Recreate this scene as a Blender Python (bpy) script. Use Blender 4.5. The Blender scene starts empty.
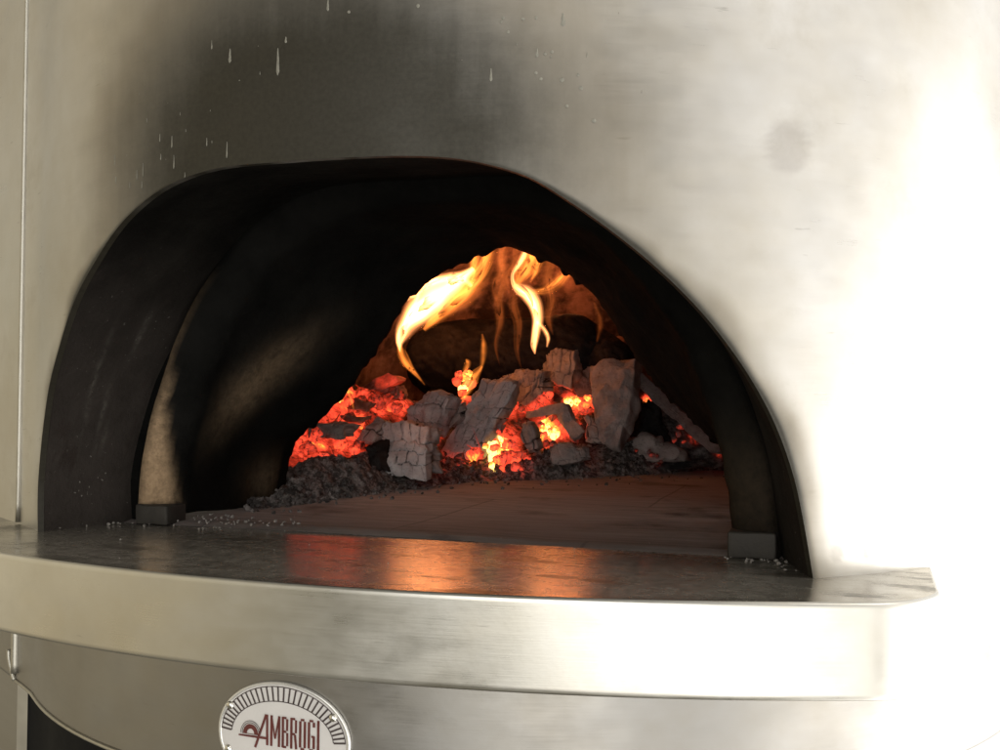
import bpy, bmesh, math, random
from mathutils import Vector, Matrix, noise
random.seed(7)
C = bpy.context.scene.collection
PI = math.pi

# ---------------------------------------------------------------- camera
CAM = Vector((0.40321, -0.73251, 0.14426))
YAW, PITCH, ROLL, FOC = -0.316721, 0.020182, 0.008706, 1035.404
RB = 0.60006          # radius of the round steel body, its front at y = 0
RL, YL = 1.16165, 1.13165   # radius / centre of the shelf's front arc
cy, sy, cp, sp = math.cos(YAW), math.sin(YAW), math.cos(PITCH), math.sin(PITCH)
FW = Vector((sy*cp, cy*cp, sp)); R0 = Vector((cy, -sy, 0)); U0 = R0.cross(FW)
cr, sr = math.cos(ROLL), math.sin(ROLL)
RT = R0*cr + U0*sr; UP = U0*cr - R0*sr
def ray(px, py):
    return FW + RT*((px-500)/FOC) - UP*((py-375)/FOC)
def at(px, py, y):                       # point of that sight line at depth y in the oven
    d = ray(px, py); return CAM + d*((y-CAM.y)/d.y)
def onz(px, py, z):
    d = ray(px, py); return CAM + d*((z-CAM.z)/d.z)
def cyl(s, z, off=0.0, R=RB):            # point on the round body
    r = R+off
    if s < -.42:                         # the left flank opens out into a flatter panel
        a = -.42/R; q = Vector((r*math.sin(a), RB-r*math.cos(a), z)); k = -.42-s
        n = 12
        for i in range(n):
            g = .555+(.700-.555)*math.exp(-(k*(i+.5)/n)/.02); q += Vector((-math.cos(g), math.sin(g), 0))*(k/n)
        return q
    a = s/R
    return Vector((r*math.sin(a), RB-r*math.cos(a), z))
def oncyl(px, py, R=RB):
    d = ray(px, py); o = CAM-Vector((0, RB, 0))
    a = d.x**2+d.y**2; b = 2*(d.x*o.x+d.y*o.y); c = o.x**2+o.y**2-R*R
    t = (-b-math.sqrt(max(b*b-4*a*c, 0)))/(2*a); q = CAM+d*t
    return math.atan2(q.x, RB-q.y)*R, q.z

cd = bpy.data.cameras.new('camera'); cam = bpy.data.objects.new('camera', cd); C.objects.link(cam)
cam.matrix_world = Matrix(((RT.x, UP.x, -FW.x, CAM.x), (RT.y, UP.y, -FW.y, CAM.y), (RT.z, UP.z, -FW.z, CAM.z), (0, 0, 0, 1)))
cd.sensor_width = 36; cd.lens = 36*FOC/1000; cd.clip_start = 0.01; cd.clip_end = 500
bpy.context.scene.camera = cam

# ---------------------------------------------------------------- node helpers
class NT:
    def __init__(s, name):
        s.m = bpy.data.materials.new(name); s.m.use_nodes = True
        s.t = s.m.node_tree; s.n = s.t.nodes; s.n.clear()
        s.out = s.n.new('ShaderNodeOutputMaterial')
    def new(s, typ, **kw):
        n = s.n.new(typ)
        for k, v in kw.items(): setattr(n, k, v)
        return n
    def put(s, sock, v):
        if isinstance(v, bpy.types.NodeSocket): s.t.links.new(v, sock)
        else:
            if isinstance(v, (tuple, list)) and len(v) == 3 and sock.type == 'RGBA': v = (*v, 1)
            sock.default_value = v
    def coord(s, which='Object'): return s.new('ShaderNodeTexCoord').outputs[which]
    def attr(s, name): return s.new('ShaderNodeAttribute', attribute_name=name).outputs['Fac']
    def map(s, vec, scale=(1, 1, 1), loc=(0, 0, 0)):
        n = s.new('ShaderNodeMapping'); s.put(n.inputs['Vector'], vec); n.inputs['Scale'].default_value = scale; n.inputs['Location'].default_value = loc
        return n.outputs[0]
    def noise(s, vec, scale, detail=4, rough=.55, dist=0):
        n = s.new('ShaderNodeTexNoise'); s.put(n.inputs['Vector'], vec)
        n.inputs['Scale'].default_value = scale; n.inputs['Detail'].default_value = detail; n.inputs['Roughness'].default_value = rough; n.inputs['Distortion'].default_value = dist
        return n.outputs['Fac']
    def vor(s, vec, scale, feature='F1'):
        n = s.new('ShaderNodeTexVoronoi', feature=feature); s.put(n.inputs['Vector'], vec); n.inputs['Scale'].default_value = scale
        return n.outputs['Distance']
    def rng(s, v, a, b, c=0, d=1, smooth=False):
        n = s.new('ShaderNodeMapRange'); n.interpolation_type = 'SMOOTHSTEP' if smooth else 'LINEAR'
        for k, x in zip(('Value', 'From Min', 'From Max', 'To Min', 'To Max'), (v, a, b, c, d)): s.put(n.inputs[k], x)
        return n.outputs[0]
    def math(s, op, a, b=0.0, clamp=False):
        n = s.new('ShaderNodeMath', operation=op); n.use_clamp = clamp; s.put(n.inputs[0], a); s.put(n.inputs[1], b); return n.outputs[0]
    def mix(s, f, a, b):
        n = s.new('ShaderNodeMix', data_type='RGBA'); s.put(n.inputs['Factor'], f); s.put(n.inputs[6], a); s.put(n.inputs[7], b); return n.outputs[2]
    def ramp(s, f, stops):
        n = s.new('ShaderNodeValToRGB'); e = n.color_ramp.elements
        e.remove(e[1]); e[0].position = stops[0][0]; e[0].color = (*stops[0][1], 1)
        for p, c in stops[1:]: e.new(p).color = (*c, 1)
        s.put(n.inputs[0], f); return n.outputs[0]
    def bump(s, h, strength=.3, dist=.002, normal=None):
        n = s.new('ShaderNodeBump'); s.put(n.inputs['Height'], h); n.inputs['Strength'].default_value = strength; n.inputs['Distance'].default_value = dist
        if normal is not None: s.put(n.inputs['Normal'], normal)
        return n.outputs[0]
    def bsdf(s, color, rough=.5, metal=0.0, normal=None, emit=None, emit_s=1.0, spec=None):
        b = s.new('ShaderNodeBsdfPrincipled')
        s.put(b.inputs['Base Color'], color); s.put(b.inputs['Roughness'], rough); s.put(b.inputs['Metallic'], metal)
        if normal is not None: s.put(b.inputs['Normal'], normal)
        if spec is not None: s.put(b.inputs['Specular IOR Level'], spec)
        if emit is not None: s.put(b.inputs['Emission Color'], emit); s.put(b.inputs['Emission Strength'], emit_s)
        s.t.links.new(b.outputs[0], s.out.inputs[0]); return s.m

# ---------------------------------------------------------------- materials
def steel(name, sooty=False, base=(.60, .585, .55), rough=.32, stain=.25, brush=True):
    t = NT(name); uv = t.coord('UV')
    n1 = t.noise(t.map(uv, (3, 3, 3)), 2.2, 5, .6)
    blot = t.noise(t.map(uv, (1, 1, 1)), 9, 6, .65)
    br = t.noise(t.map(uv, (6, 420, 1)), 3, 3, .6)
    fine = t.noise(uv, 240, 3, .6)
    col = t.mix(t.rng(n1, .35, .7), base, tuple(b*.84*k for b, k in zip(base, (1.02, .98, .9))))
    col = t.mix(t.math('MULTIPLY', t.rng(blot, .52, .72, smooth=True), stain), col, (.30, .27, .21))
    ro = t.math('ADD', t.rng(br, .3, .7, rough-.03, rough+.04), t.rng(blot, .35, .7, -.03, .10))
    sc_ = t.noise(t.map(uv, (26, 190, 1)), 1.0, 3, .5); sm = t.noise(t.map(uv, (20, 46, 1)), 1.0, 2, .5)
    col = t.mix(t.math('MULTIPLY', t.rng(sc_, .71, .77), .32), col, (.16, .145, .12))
    col = t.mix(t.math('MULTIPLY', t.rng(sm, .73, .80, smooth=True), .22), col, (.20, .18, .145))
    ro = t.math('ADD', ro, t.rng(sm, .3, .7, -.04, .05))
    metal = 1.0
    h = t.math('ADD', t.math('MULTIPLY', br, .4), t.math('MULTIPLY', n1, 2.0))
    if sooty:
        soot = t.attr('soot')
        edge = t.noise(uv, 13, 6, .65); streak = t.noise(t.map(uv, (30, 3, 1)), 2.0, 5, .6)
        k = t.math('MULTIPLY', soot, t.math('ADD', t.rng(edge, .3, .7, .95, 1.07), t.rng(streak, .3, .7, -.04, .04)), clamp=True)
        grim = t.mix(t.rng(fine, .35, .65), (.027, .024, .016), (.036, .032, .022))
        warm = t.math('MULTIPLY', t.rng(k, .05, .45, smooth=True), t.rng(k, .9, .5, smooth=True))
        col = t.mix(t.math('MULTIPLY', warm, .45), col, (.27, .21, .12))
        col = t.mix(t.rng(k, .0, .92, smooth=True), col, grim)
        metal = t.rng(k, .0, 1.0, 1.0, .40)
        ro = t.math('ADD', ro, t.math('MULTIPLY', k, .16))
        mk = t.attr('mark')
        col = t.mix(t.math('MULTIPLY', mk, t.rng(fine, .3, .7, .85, 1.0)), col, (.19, .16, .14))
    nrm = t.bump(h, .06, .0016)
    nrm = t.bump(fine, .05, .0005, nrm)
    return t.bsdf(col, ro, metal, nrm)

def flat(name, col, rough=.6, metal=0.0, var=.25, scale=30, bump=.2, dist=.002, spec=None):
    t = NT(name); o = t.coord('Object'); n = t.noise(o, scale, 6, .65)
    c = t.mix(t.rng(n, .3, .7), tuple(x*(1-var) for x in col), tuple(min(1, x*(1+var)) for x in col))
    return t.bsdf(c, t.rng(n, .3, .7, rough-.06, rough+.08), metal, t.bump(n, bump, dist), spec=spec)

M = {}
M['body'] = steel('sooty_brushed_steel', True)
M['ledge_face'] = steel('brushed_steel_band', base=(.66, .65, .605), rough=.30, stain=.12)
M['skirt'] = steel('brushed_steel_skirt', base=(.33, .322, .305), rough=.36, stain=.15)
M['bead'] = flat('steel_bead', (.46, .44, .38), .45, 1.0, .15, 40, .05)
def ledge_top():
    t = NT('greasy_steel_top'); o = t.coord('Object')
    n = t.noise(o, 7, 6, .65); f = t.noise(t.map(o, (25, 260, 25)), 1.6, 4, .6); g = t.noise(o, 90, 5, .7)
    grime = t.attr('grime')
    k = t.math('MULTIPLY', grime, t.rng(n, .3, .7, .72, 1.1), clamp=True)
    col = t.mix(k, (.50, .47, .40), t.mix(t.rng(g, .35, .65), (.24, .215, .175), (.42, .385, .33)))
    pt = t.noise(t.map(o, (1, 2.2, 1)), 10, 5, .7)
    col = t.mix(t.math('MULTIPLY', t.rng(pt, .5, .66, smooth=True), .65), col, (.045, .038, .03))
    ro = t.math('ADD', t.rng(g, .3, .7, .09, .20), t.rng(pt, .35, .65, -.02, .20))
    h = t.math('ADD', t.math('MULTIPLY', f, .6), t.math('MULTIPLY', n, 1.6))
    return t.bsdf(col, ro, t.rng(k, 0, 1, 1.0, .46), t.bump(h, .10, .002))
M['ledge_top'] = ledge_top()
def soot_black(name, lo=(.0045, .0042, .0036), hi=(.013, .012, .010), patch=None, streaks=False):
    t = NT(name); o = t.coord('Object')
    n = t.noise(o, 11, 7, .68); g = t.noise(o, 110, 5, .7); st = t.noise(t.map(o, (22, 22, 3)), 2.2, 5, .65)
    col = t.mix(t.rng(n, .38, .68), lo, hi)
    if streaks:
        col = t.mix(t.math('MULTIPLY', t.attr('low'), t.rng(n, .3, .7, .55, 1)), col, (.058, .049, .043))
        col = t.mix(t.math('MULTIPLY', t.attr('run'), t.rng(g, .35, .6)), col, (.15, .14, .12))
        col = t.mix(t.math('MULTIPLY', t.rng(st, .56, .68, smooth=True), t.math('MULTIPLY', t.attr('low'), .8)), col, (.038, .030, .026))
        sp = t.noise(o, 260, 2, .5)
        col = t.mix(t.math('MULTIPLY', t.rng(sp, .70, .76), t.math('MULTIPLY', t.attr('low'), t.rng(n, .45, .6))), col, (.30, .28, .25))
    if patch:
        pm = t.attr('bare_lit')
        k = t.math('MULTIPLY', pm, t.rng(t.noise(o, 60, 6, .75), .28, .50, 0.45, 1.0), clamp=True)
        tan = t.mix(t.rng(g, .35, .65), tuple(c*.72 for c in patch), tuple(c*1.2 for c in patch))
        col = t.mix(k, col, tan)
    return t.bsdf(col, t.rng(g, .3, .7, .75, .95), 0, t.bump(t.math('ADD', g, n), .5, .003), spec=.03)
M['vest'] = soot_black('sooted_hood_steel', streaks=True)
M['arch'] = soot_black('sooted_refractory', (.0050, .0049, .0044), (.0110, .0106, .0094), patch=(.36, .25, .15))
M['foot'] = flat('dull_grey_iron', (.042, .037, .030), .65, .3, .3, 60, .5)
def dome_mat():
    t = NT('burnt_refractory_dome'); o = t.coord('Object')
    n = t.noise(o, 5, 7, .65); g = t.noise(o, 45, 5, .7); d = t.noise(t.map(o, (9, 9, 1.4)), 2.4, 5, .6)
    col = t.mix(t.rng(g, .3, .7), (.24, .13, .085), (.40, .24, .165))
    col = t.mix(t.rng(t.math('ADD', n, t.math('MULTIPLY', d, .5)), .62, .84, smooth=True), col, (.045, .03, .022))
    return t.bsdf(col, .9, 0, t.bump(t.math('ADD', g, n), .5, .01), spec=.1)
M['dome'] = dome_mat()
def hearth_mat():
    t = NT('hearth_stone'); o = t.coord('Object')
    n = t.noise(o, 6, 7, .65); g = t.noise(o, 120, 5, .75); st = t.noise(t.map(o, (3.5, 34, 3), ), 2.6, 5, .6)
    col = t.mix(t.rng(st, .3, .7), (.22, .185, .17), (.36, .31, .285))
    col = t.mix(t.rng(n, .5, .72, smooth=True), col, (.060, .047, .042))
    col = t.mix(t.math('MULTIPLY', t.rng(g, .62, .72), .5), col, (.30, .25, .22))
    col = t.mix(t.math('MULTIPLY', t.attr('front'), t.rng(n, .25, .6, .7, .3)), col, (.05, .042, .036))
    br = t.new('ShaderNodeTexBrick'); t.put(br.inputs['Vector'], t.map(o, (1, 1, 1), (.04, .08, 0))); br.inputs['Scale'].default_value = 1.0
    br.inputs['Brick Width'].default_value = .42; br.inputs['Row Height'].default_value = .34; br.inputs['Mortar Size'].default_value = .0022; br.inputs['Mortar Smooth'].default_value = .4
    col = t.mix(t.math('MULTIPLY', br.outputs['Fac'], .40), col, (.03, .026, .024))
    return t.bsdf(col, .78, 0, t.bump(t.math('ADD', st, t.math('MULTIPLY', g, .6)), .35, .003), spec=.3)
M['hearth'] = hearth_mat()
M['black_base'] = flat('black_base_paint', (.004, .004, .004), .75, 0, .3, 20, .05, spec=.15)
M['plate'] = flat('white_enamel', (.62, .60, .575), .32, 0, .05, 15, .02)
M['plate_rim'] = flat('plate_edge', (.70, .69, .65), .25, .6, .05, 15, .02)
M['ink_red'] = flat('dark_red_ink', (.115, .026, .022), .4, 0, .2, 50, .02)
M['ink_dark'] = flat('dark_brown_ink', (.055, .04, .038), .4, 0, .2, 50, .02)
M['rivet'] = flat('bright_rivet', (.72, .70, .64), .22, 1, .05, 30, .02)
M['deposit'] = flat('dried_drip_deposit', (.20, .192, .155), .55, 0, .25, 300, .1)
M['fleck'] = flat('ash_fleck', (.26, .24, .215), .8, 0, .35, 400, .2)

EMBER = [(0, (0, 0, 0)), (.22, (.02, .001, .0003)), (.40, (.42, .024, .008)), (.58, (1.15, .082, .036)), (.74, (1.5, .18, .045)), (.88, (2.0, .85, .09)), (1.0, (2.6, 2.0, .55))]
def ember_mat(name, char=(.030, .026, .025), ashc=(.20, .175, .165), ash=.5, gain=1.0):
    t = NT(name); o = t.coord('Object'); heat = t.attr('glow')
    n = t.noise(o, 38, 6, .7); f = t.noise(o, 150, 5, .7); cell = t.vor(t.map(o, (1, .8, 1.25)), 44, 'DISTANCE_TO_EDGE')
    col = t.mix(t.rng(n, .45-.2*ash, .75-.2*ash), char, ashc)
    col = t.mix(t.rng(f, .5, .7), col, tuple(c*.6 for c in char))
    hh = t.math('ADD', heat, t.math('ADD', t.rng(n, .25, .75, -.25, .22), t.rng(f, .3, .7, -.05, .05)))
    hh = t.math('SUBTRACT', hh, t.rng(t.math('ADD', cell, t.rng(f, .3, .7, -.02, .06)), .055, .0, 0, .30))
    hh = t.math('MULTIPLY', hh, t.rng(heat, .05, .2))
    em = t.ramp(hh, EMBER)
    return t.bsdf(col, .9, 0, t.bump(t.math('ADD', n, f), .6, .004), em, gain, spec=.1)
M['ember'] = ember_mat('glowing_ember')
M['bed'] = ember_mat('ember_bed', ash=.2)
def log_mat(name, c1, c2, groove=(.012, .010, .010)):
    t = NT(name); o = t.coord('Object')
    n = t.noise(o, 30, 6, .65); f = t.noise(o, 170, 5, .75); heat = t.attr('glow'); cr = t.attr('crack')
    col = t.mix(t.rng(n, .35, .65), c1, c2)
    col = t.mix(t.rng(f, .56, .74), col, tuple(c*.35 for c in c1))
    col = t.mix(t.rng(cr, .15, .8), col, groove)
    hh = t.math('ADD', heat, t.math('ADD', t.rng(n, .3, .7, -.15, .15), t.rng(f, .3, .7, -.06, .06)))
    hh = t.math('MULTIPLY', hh, t.rng(heat, .1, .25))
    return t.bsdf(col, .92, 0, t.bump(t.math('ADD', n, f), .6, .003), t.ramp(hh, EMBER), 1.0, spec=.1)
M['log_grey'] = log_mat('ash_grey_char', (.32, .295, .29), (.50, .465, .455))
M['log_brown'] = log_mat('brown_grey_char', (.23, .19, .175), (.37, .31, .285))
M['log_red'] = log_mat('reddish_char', (.20, .125, .10), (.34, .21, .165))
M['log_black'] = log_mat('black_char', (.010, .009, .009), (.028, .024, .022))
M['stick'] = log_mat('scorched_stick', (.15, .115, .105), (.27, .21, .195))
def ash_mat():
    t = NT('wood_ash'); o = t.coord('Object'); n = t.noise(o, 28, 7, .7); f = t.noise(o, 190, 5, .8); b = t.noise(o, 75, 5, .7)
    col = t.mix(t.rng(n, .3, .7), (.14, .122, .112), (.31, .27, .25))
    col = t.mix(t.rng(b, .44, .58), t.mix(.8, col, (.018, .016, .015)), col)
    col = t.mix(t.rng(f, .60, .72), col, (.38, .35, .33))
    hh = t.math('MULTIPLY', t.attr('glow'), t.rng(b, .35, .68, 0, 1.2))
    return t.bsdf(col, .95, 0, t.bump(t.math('ADD', f, n), .8, .004), t.ramp(hh, EMBER), 1.0, spec=.05)
M['ash'] = ash_mat()
def flame_mat(name, col, strength):
    t = NT(name)
    v = t.new('ShaderNodeVolumePrincipled')
    v.inputs['Density'].default_value = 0.0
    v.inputs['Emission Strength'].default_value = strength; v.inputs['Emission Color'].default_value = (*col, 1)
    v.inputs['Blackbody Intensity'].default_value = 0
    t.t.links.new(v.outputs[0], t.out.inputs['Volume']); return t.m
M['flame_hot'] = flame_mat('hot_flame_gas', (1, .35, .11), 480)
M['flame_mid'] = flame_mat('flame_gas', (1, .25, .035), 130)
M['flame_dim'] = flame_mat('thin_flame_gas', (1, .21, .04), 17)

# ---------------------------------------------------------------- object helpers
def link(name, me, mats, parent=None, smooth=True):
    o = bpy.data.objects.new(name, me); C.objects.link(o)
    for m in (mats if isinstance(mats, (list, tuple)) else [mats]): me.materials.append(m)
    if smooth: me.polygons.foreach_set('use_smooth', [True]*len(me.polygons))
    if parent is not None: o.parent = parent
    return o
def mesh(name, verts, faces, mats, parent=None, smooth=True, mi=None, attrs=None, uvs=None):
    me = bpy.data.meshes.new(name); me.from_pydata([tuple(v) for v in verts], [], faces); me.update()
    o = link(name, me, mats, parent, smooth)
    if mi: me.polygons.foreach_set('material_index', mi)
    for k, vals in (attrs or {}).items():
        a = me.attributes.new(k, 'FLOAT', 'POINT'); a.data.foreach_set('value', [float(x) for x in vals])
    if uvs:
        u = me.uv_layers.new(name='UVMap')
        for lp in me.loops: u.data[lp.index].uv = uvs[lp.vertex_index]
    return o
def tag(o, label=None, cat=None, group=None, kind=None):
    for k, v in (('label', label), ('category', cat), ('group', group), ('kind', kind)):
        if v: o[k] = v
    return o
def sharp(o, angle=35):
    m = o.modifiers.new('edges', 'EDGE_SPLIT'); m.split_angle = math.radians(angle)
def catmull(P, n, closed=False):
    P = [Vector(p) for p in P]; out = []; N = len(P)
    L = [0]
    for i in range(1, N): L.append(L[-1]+(P[i]-P[i-1]).length)
    seg = []
    for i in range(N-1):
        a = P[max(i-1, 0)]; b = P[i]; c = P[i+1]; d = P[min(i+2, N-1)]
        for k in range(24):
            t = k/24
            seg.append(.5*((2*b)+(c-a)*t+(2*a-5*b+4*c-d)*t*t+(-a+3*b-3*c+d)*t**3))
    seg.append(P[-1])
    D = [0]
    for i in range(1, len(seg)): D.append(D[-1]+(seg[i]-seg[i-1]).length)
    j = 0
    for k in range(n):
        s = D[-1]*k/(n-1)
        while j < len(D)-2 and D[j+1] < s: j += 1
        w = (s-D[j])/max(D[j+1]-D[j], 1e-9); out.append(seg[j].lerp(seg[j+1], min(max(w, 0), 1)))
    return out
def grid_faces(nu, nv, closed_u=False):
    f = []
    for i in range(nu if closed_u else nu-1):
        for j in range(nv-1):
            a = i*nv+j; b = ((i+1) % nu)*nv+j
            f.append((a, b, b+1, a+1))
    return f
def fbm(p, o=4): return noise.fractal(p, 1.0, 2.0, o)
def gauss(d, w): return math.exp(-(d/w)**2)

oven = bpy.data.objects.new('pizza_oven', None); C.objects.link(oven)
tag(oven, 'round brushed steel wood-fired oven with soot-blackened arched mouth and curved front shelf', 'pizza oven')

# ---------------------------------------------------------------- steel body with the mouth cut in it
MOUTH_PX = [(38, 533), (38.5, 480), (47, 400), (60, 345), (75, 300), (95, 262), (120, 225), (150, 197), (180, 180), (220, 168), (280, 162), (340, 158), (400, 156), (450, 158), (490, 165), (530, 178),
            (570, 202), (610, 230), (650, 262), (690, 300), (720, 335), (750, 378), (775, 425), (793, 475), (804, 525), (813, 580)]
m2 = [Vector((*oncyl(*p), 0)) for p in MOUTH_PX]
m2[0].y = 0.0; m2[-1].y = 0.0
NM = 361
mouth = catmull(m2, NM)
mouth[0].y = mouth[-1].y = 0.0
S0, S1, ZT = -1.05, 1.05, 0.80
K = 110
apex = max(p.y for p in mouth)
def outer(i):
    t = i/(NM-1)
    a = PI*(1-t); cx, sz = math.cos(a), math.sin(a)
    k = 1/max(abs(cx), sz, 1e-6)
    return Vector((S1*cx*k, ZT*min(1, sz*k), 0))
verts, uvs, soot, mark = [], [], [], []
def soot_shade_at(s, z, dm):  # soot above the mouth, with the dark reflection there painted in
    up = max(z-.345, 0)
    v = 1.05*math.exp(-(abs(s-.0)/.25)**2.5-(up/(.165+.03*math.cos(s*9)))**2)*(1 if z > .25 else gauss(.25-z, .07))
    v = max(v, .62*math.exp(-((s+.02)/.27)**2-(up/.24)**2)*(1 if z > .2 else gauss(.2-z, .07)))
    edge = .55*gauss(dm, .0045)+.40*gauss(dm, .024)*(.6+.8*max(0, min(1, .5+fbm(Vector((s*11, z*11, 4)), 3))))  # rim soot plus a narrow shadow band painted along the mouth
    edge *= .55+.45*min(1, max(0, (z-.02)/.1))
    v = max(v, edge)
    if s < 0: v = max(v, .30*gauss(s+.27, .05)*math.exp(-((z-.34)/.14)**2))
    v = max(v, .20*gauss(s+.242, .006)*(1 if z > .36 else gauss(.36-z, .05)))   # narrow dark vertical streak, fading lower down
    return min(v, 1)
MARKS = [(.3909, .3455, .0185, .26), (.474, .0185, .007, .55), (.462, .020, .006, .35), (.44, .019, .006, .3)]
for i in range(NM):
    a, b = mouth[i], outer(i)
    for j in range(K):
        w = (j/(K-1))**1.55
        p = a.lerp(b, w); s, z = p.x, p.y
        dm = (p-a).length
        # gently uneven sheet metal, and the lip turned in at the mouth
        off = .0009*fbm(Vector((s*3.2, z*3.2, 1.7)), 3)*min(1, z/.05) 
        verts.append(cyl(s, z, off)); uvs.append((s, z))
        soot.append(soot_shade_at(s, z, dm))
        mk = 0
        for ms, mz, mr, ma in MARKS:
            d = math.hypot(s-ms, z-mz)/mr
            if d < 1.25: mk = max(mk, ma*min(1, (1.25-d)*4))
        mark.append(mk)
faces = grid_faces(NM, K); mi = [0]*len(faces)
# turned-in lip, 7 mm deep
base = len(verts)
for i in range(NM):
    p = mouth[i]
    for d in (.0, .0015, .006):
        verts.append(cyl(p.x, p.y, .0002-d)); uvs.append((p.x, p.y)); soot.append(1-.75*max(0, min(1, 1.3*fbm(Vector((i*.07, 0, 3)), 3)+.55))*gauss(i-172, 34)**.5); mark.append(0)
for i in range(NM-1):
    for j in range(2):
        a = base+i*3+j; faces.append((a, a+1, a+4, a+3)); mi.append(0)
# dried drips and specks on the steel
def drip(px, py, ln, w):
    s, z = oncyl(px, py); k = .00085; hw = w*k*.5; L = ln*k
    n = 8; b0 = len(verts)
    pts = []
    for q in range(n):                    # a tear shape: thin above, round below
        t = q/(n-1); ww = hw*(.25+.75*t)*math.sqrt(max(0, 1-(max(t-.8, 0)/.2)**2)) if ln > w*1.5 else hw*math.sqrt(max(0, 1-(2*t-1)**2))
        pts.append((s+random.uniform(-.12, .12)*hw, z+L*.5-L*t, max(ww, .00006)))
    for (ps, pz, pw) in pts:
        for u, o in ((-1, .0002), (0, .0005), (1, .0002)):
            verts.append(cyl(ps+u*pw, pz, o)); uvs.append((ps, pz)); soot.append(0); mark.append(0)
    for q in range(n-1):
        for u in range(2):
            a = b0+q*3+u; faces.append((a, a+3, a+4, a+1)); mi.append(1)
DR = [(146, 43, 18, 2), (107, 42, 8, 2.4), (230, 56, 14, 4), (278, 62, 26, 4), (212, 45, 9, 2.5), (160, 138, 8, 2), (172, 142, 12, 2), (174, 162, 14, 1.8), (161, 157, 6, 2), (227, 150, 16, 2), (207, 142, 8, 1.6),
      (115, 160, 11, 2), (116, 180, 7, 2.2), (137, 175, 10, 2), (143, 170, 14, 1.8), (142, 185, 7, 1.8), (130, 185, 6, 1.5), (97, 103, 4, 2), (185, 175, 5, 1.5), (328, 5, 12, 3), (349, 12, 3, 3), (418, 6, 4, 3), (286, 40, 6, 3),
      (503, 18, 3, 3), (501, 22, 2.5, 2.5), (523, 19, 3, 3), (508, 32, 3, 3), (536, 18, 3, 3), (563, 20, 12, 5), (537, 53, 8, 3.5), (545, 54, 3, 3), (552, 52, 3, 3), (551, 57, 2, 2), (536, 73, 3, 3), (541, 79, 3, 3), (491, 75, 12, 3),
      (562, 80, 4, 4), (578, 75, 3, 3), (581, 88, 4, 4), (594, 121, 4, 4), (567, 106, 3, 3), (644, 91, 28, 6), (617, 152, 4, 4), (629, 165, 3, 3), (636, 187, 4, 3), (655, 155, 8, 4), (663, 192, 13, 5), (747, 15, 8, 8), (822, 37, 8, 3), (616, 160, 3, 3)]
for d in DR:
    if d[0] < 600: drip(*d)
rs = random.Random(3)
for _ in range(26):                        # tiny spatter round the mouth
    px = rs.uniform(60, 700); py = rs.uniform(5, 190)
    if rs.random() < .55: px = rs.gauss(165, 45); py = rs.gauss(150, 35)
    s, z = oncyl(px, py)
    if s < -.47: continue
    i = min(range(0, NM, 6), key=lambda q: abs(mouth[q].x-s))
    if z < mouth[i].y+.004: continue
    w = rs.uniform(.6, 1.3); drip(px, py, w*rs.choice((1, 1, 2.5, 4)), w)
body = mesh('body_shell', verts, faces, [M['body'], M['deposit'], M['vest']], oven, True, mi, {'soot': soot, 'mark': mark}, uvs)
me = body.data
# the folded seam of the front sheet
def sweep(name, path, r, mat, parent, n=10):
    vs, fs = [], []
    for i, p in enumerate(path):
        t = (path[min(i+1, len(path)-1)]-path[max(i-1, 0)]).normalized()
        a = t.orthogonal().normalized(); b = t.cross(a)
        rr = r[i] if isinstance(r, list) else r
        for k in range(n):
            q = 2*PI*k/n; vs.append(p+a*(rr*math.cos(q))+b*(rr*math.sin(q)))
    for i in range(len(path)-1):
        for k in range(n):
            fs.append((i*n+k, i*n+(k+1) % n, (i+1)*n+(k+1) % n, (i+1)*n+k))
    fs.append(tuple(range(n))[::-1]); fs.append(tuple((len(path)-1)*n+k for k in range(n)))
    return mesh(name, vs, fs, mat, parent)
sweep('seam_bead', [cyl(-.4950, z, .001) for z in [0.002+.02*i for i in range(40)]], .0030, M['bead'], oven)
sweep('seam_bead', [cyl(-.4950, z, .001) for z in [-.072-.01*i for i in range(10)]], .005, M['bead'], oven)

# ---------------------------------------------------------------- shelf
def ledge_outline():
    pts = []
    x1 = .425; a1 = math.asin(x1/RL)
    def arcpt(a): return Vector((RL*math.sin(a), YL-RL*math.cos(a), 0))
    e = arcpt(a1); tdir = Vector((math.cos(a1), math.sin(a1), 0)); ndir = Vector((-math.sin(a1), math.cos(a1), 0))
    r = .080; c = e+ndir*r
    corner = []
    th0 = math.atan2((e-c).y, (e-c).x)
    for k in range(15):
        th = th0+math.radians(90-math.degrees(a1)+4)*k/14; corner.append(c+Vector((r*math.cos(th), r*math.sin(th), 0)))
    end = corner[-1]+Vector((.004, .14, 0))
    left = [Vector((-p.x, p.y, 0)) for p in reversed(corner)]
    mid = [arcpt(-a1+2*a1*i/120) for i in range(1, 120)]
    return [Vector((-end.x, end.y, 0))]+left+mid+corner+[end]
lo = ledge_outline()
NL = len(lo); HB = .07
acc = [0]
for i in range(1, NL): acc.append(acc[-1]+(lo[i]-lo[i-1]).length)
def inward(i):
    t = (lo[min(i+1, NL-1)]-lo[max(i-1, 0)]).normalized(); return Vector((-t.y, t.x, 0))
verts, uvs = [], []
prof = [(.0022, 0.0), (.0008, -.0006), (.0, -.0022), (.0, -.0050), (.0, -.0250), (.0, -.048), (.0, -HB+.0050), (.0, -HB+.0022), (.0008, -HB+.0006), (.0024, -HB), (.02, -HB)]
for i in range(NL):
    for d, z in prof:
        verts.append(lo[i]+inward(i)*d+Vector((0, 0, z))); uvs.append((acc[i], z-d))
f = grid_faces(NL, len(prof))
band = mesh('shelf_band', verts, [q[::-1] for q in f], M['ledge_face'], oven, True, None, None, uvs)
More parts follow.
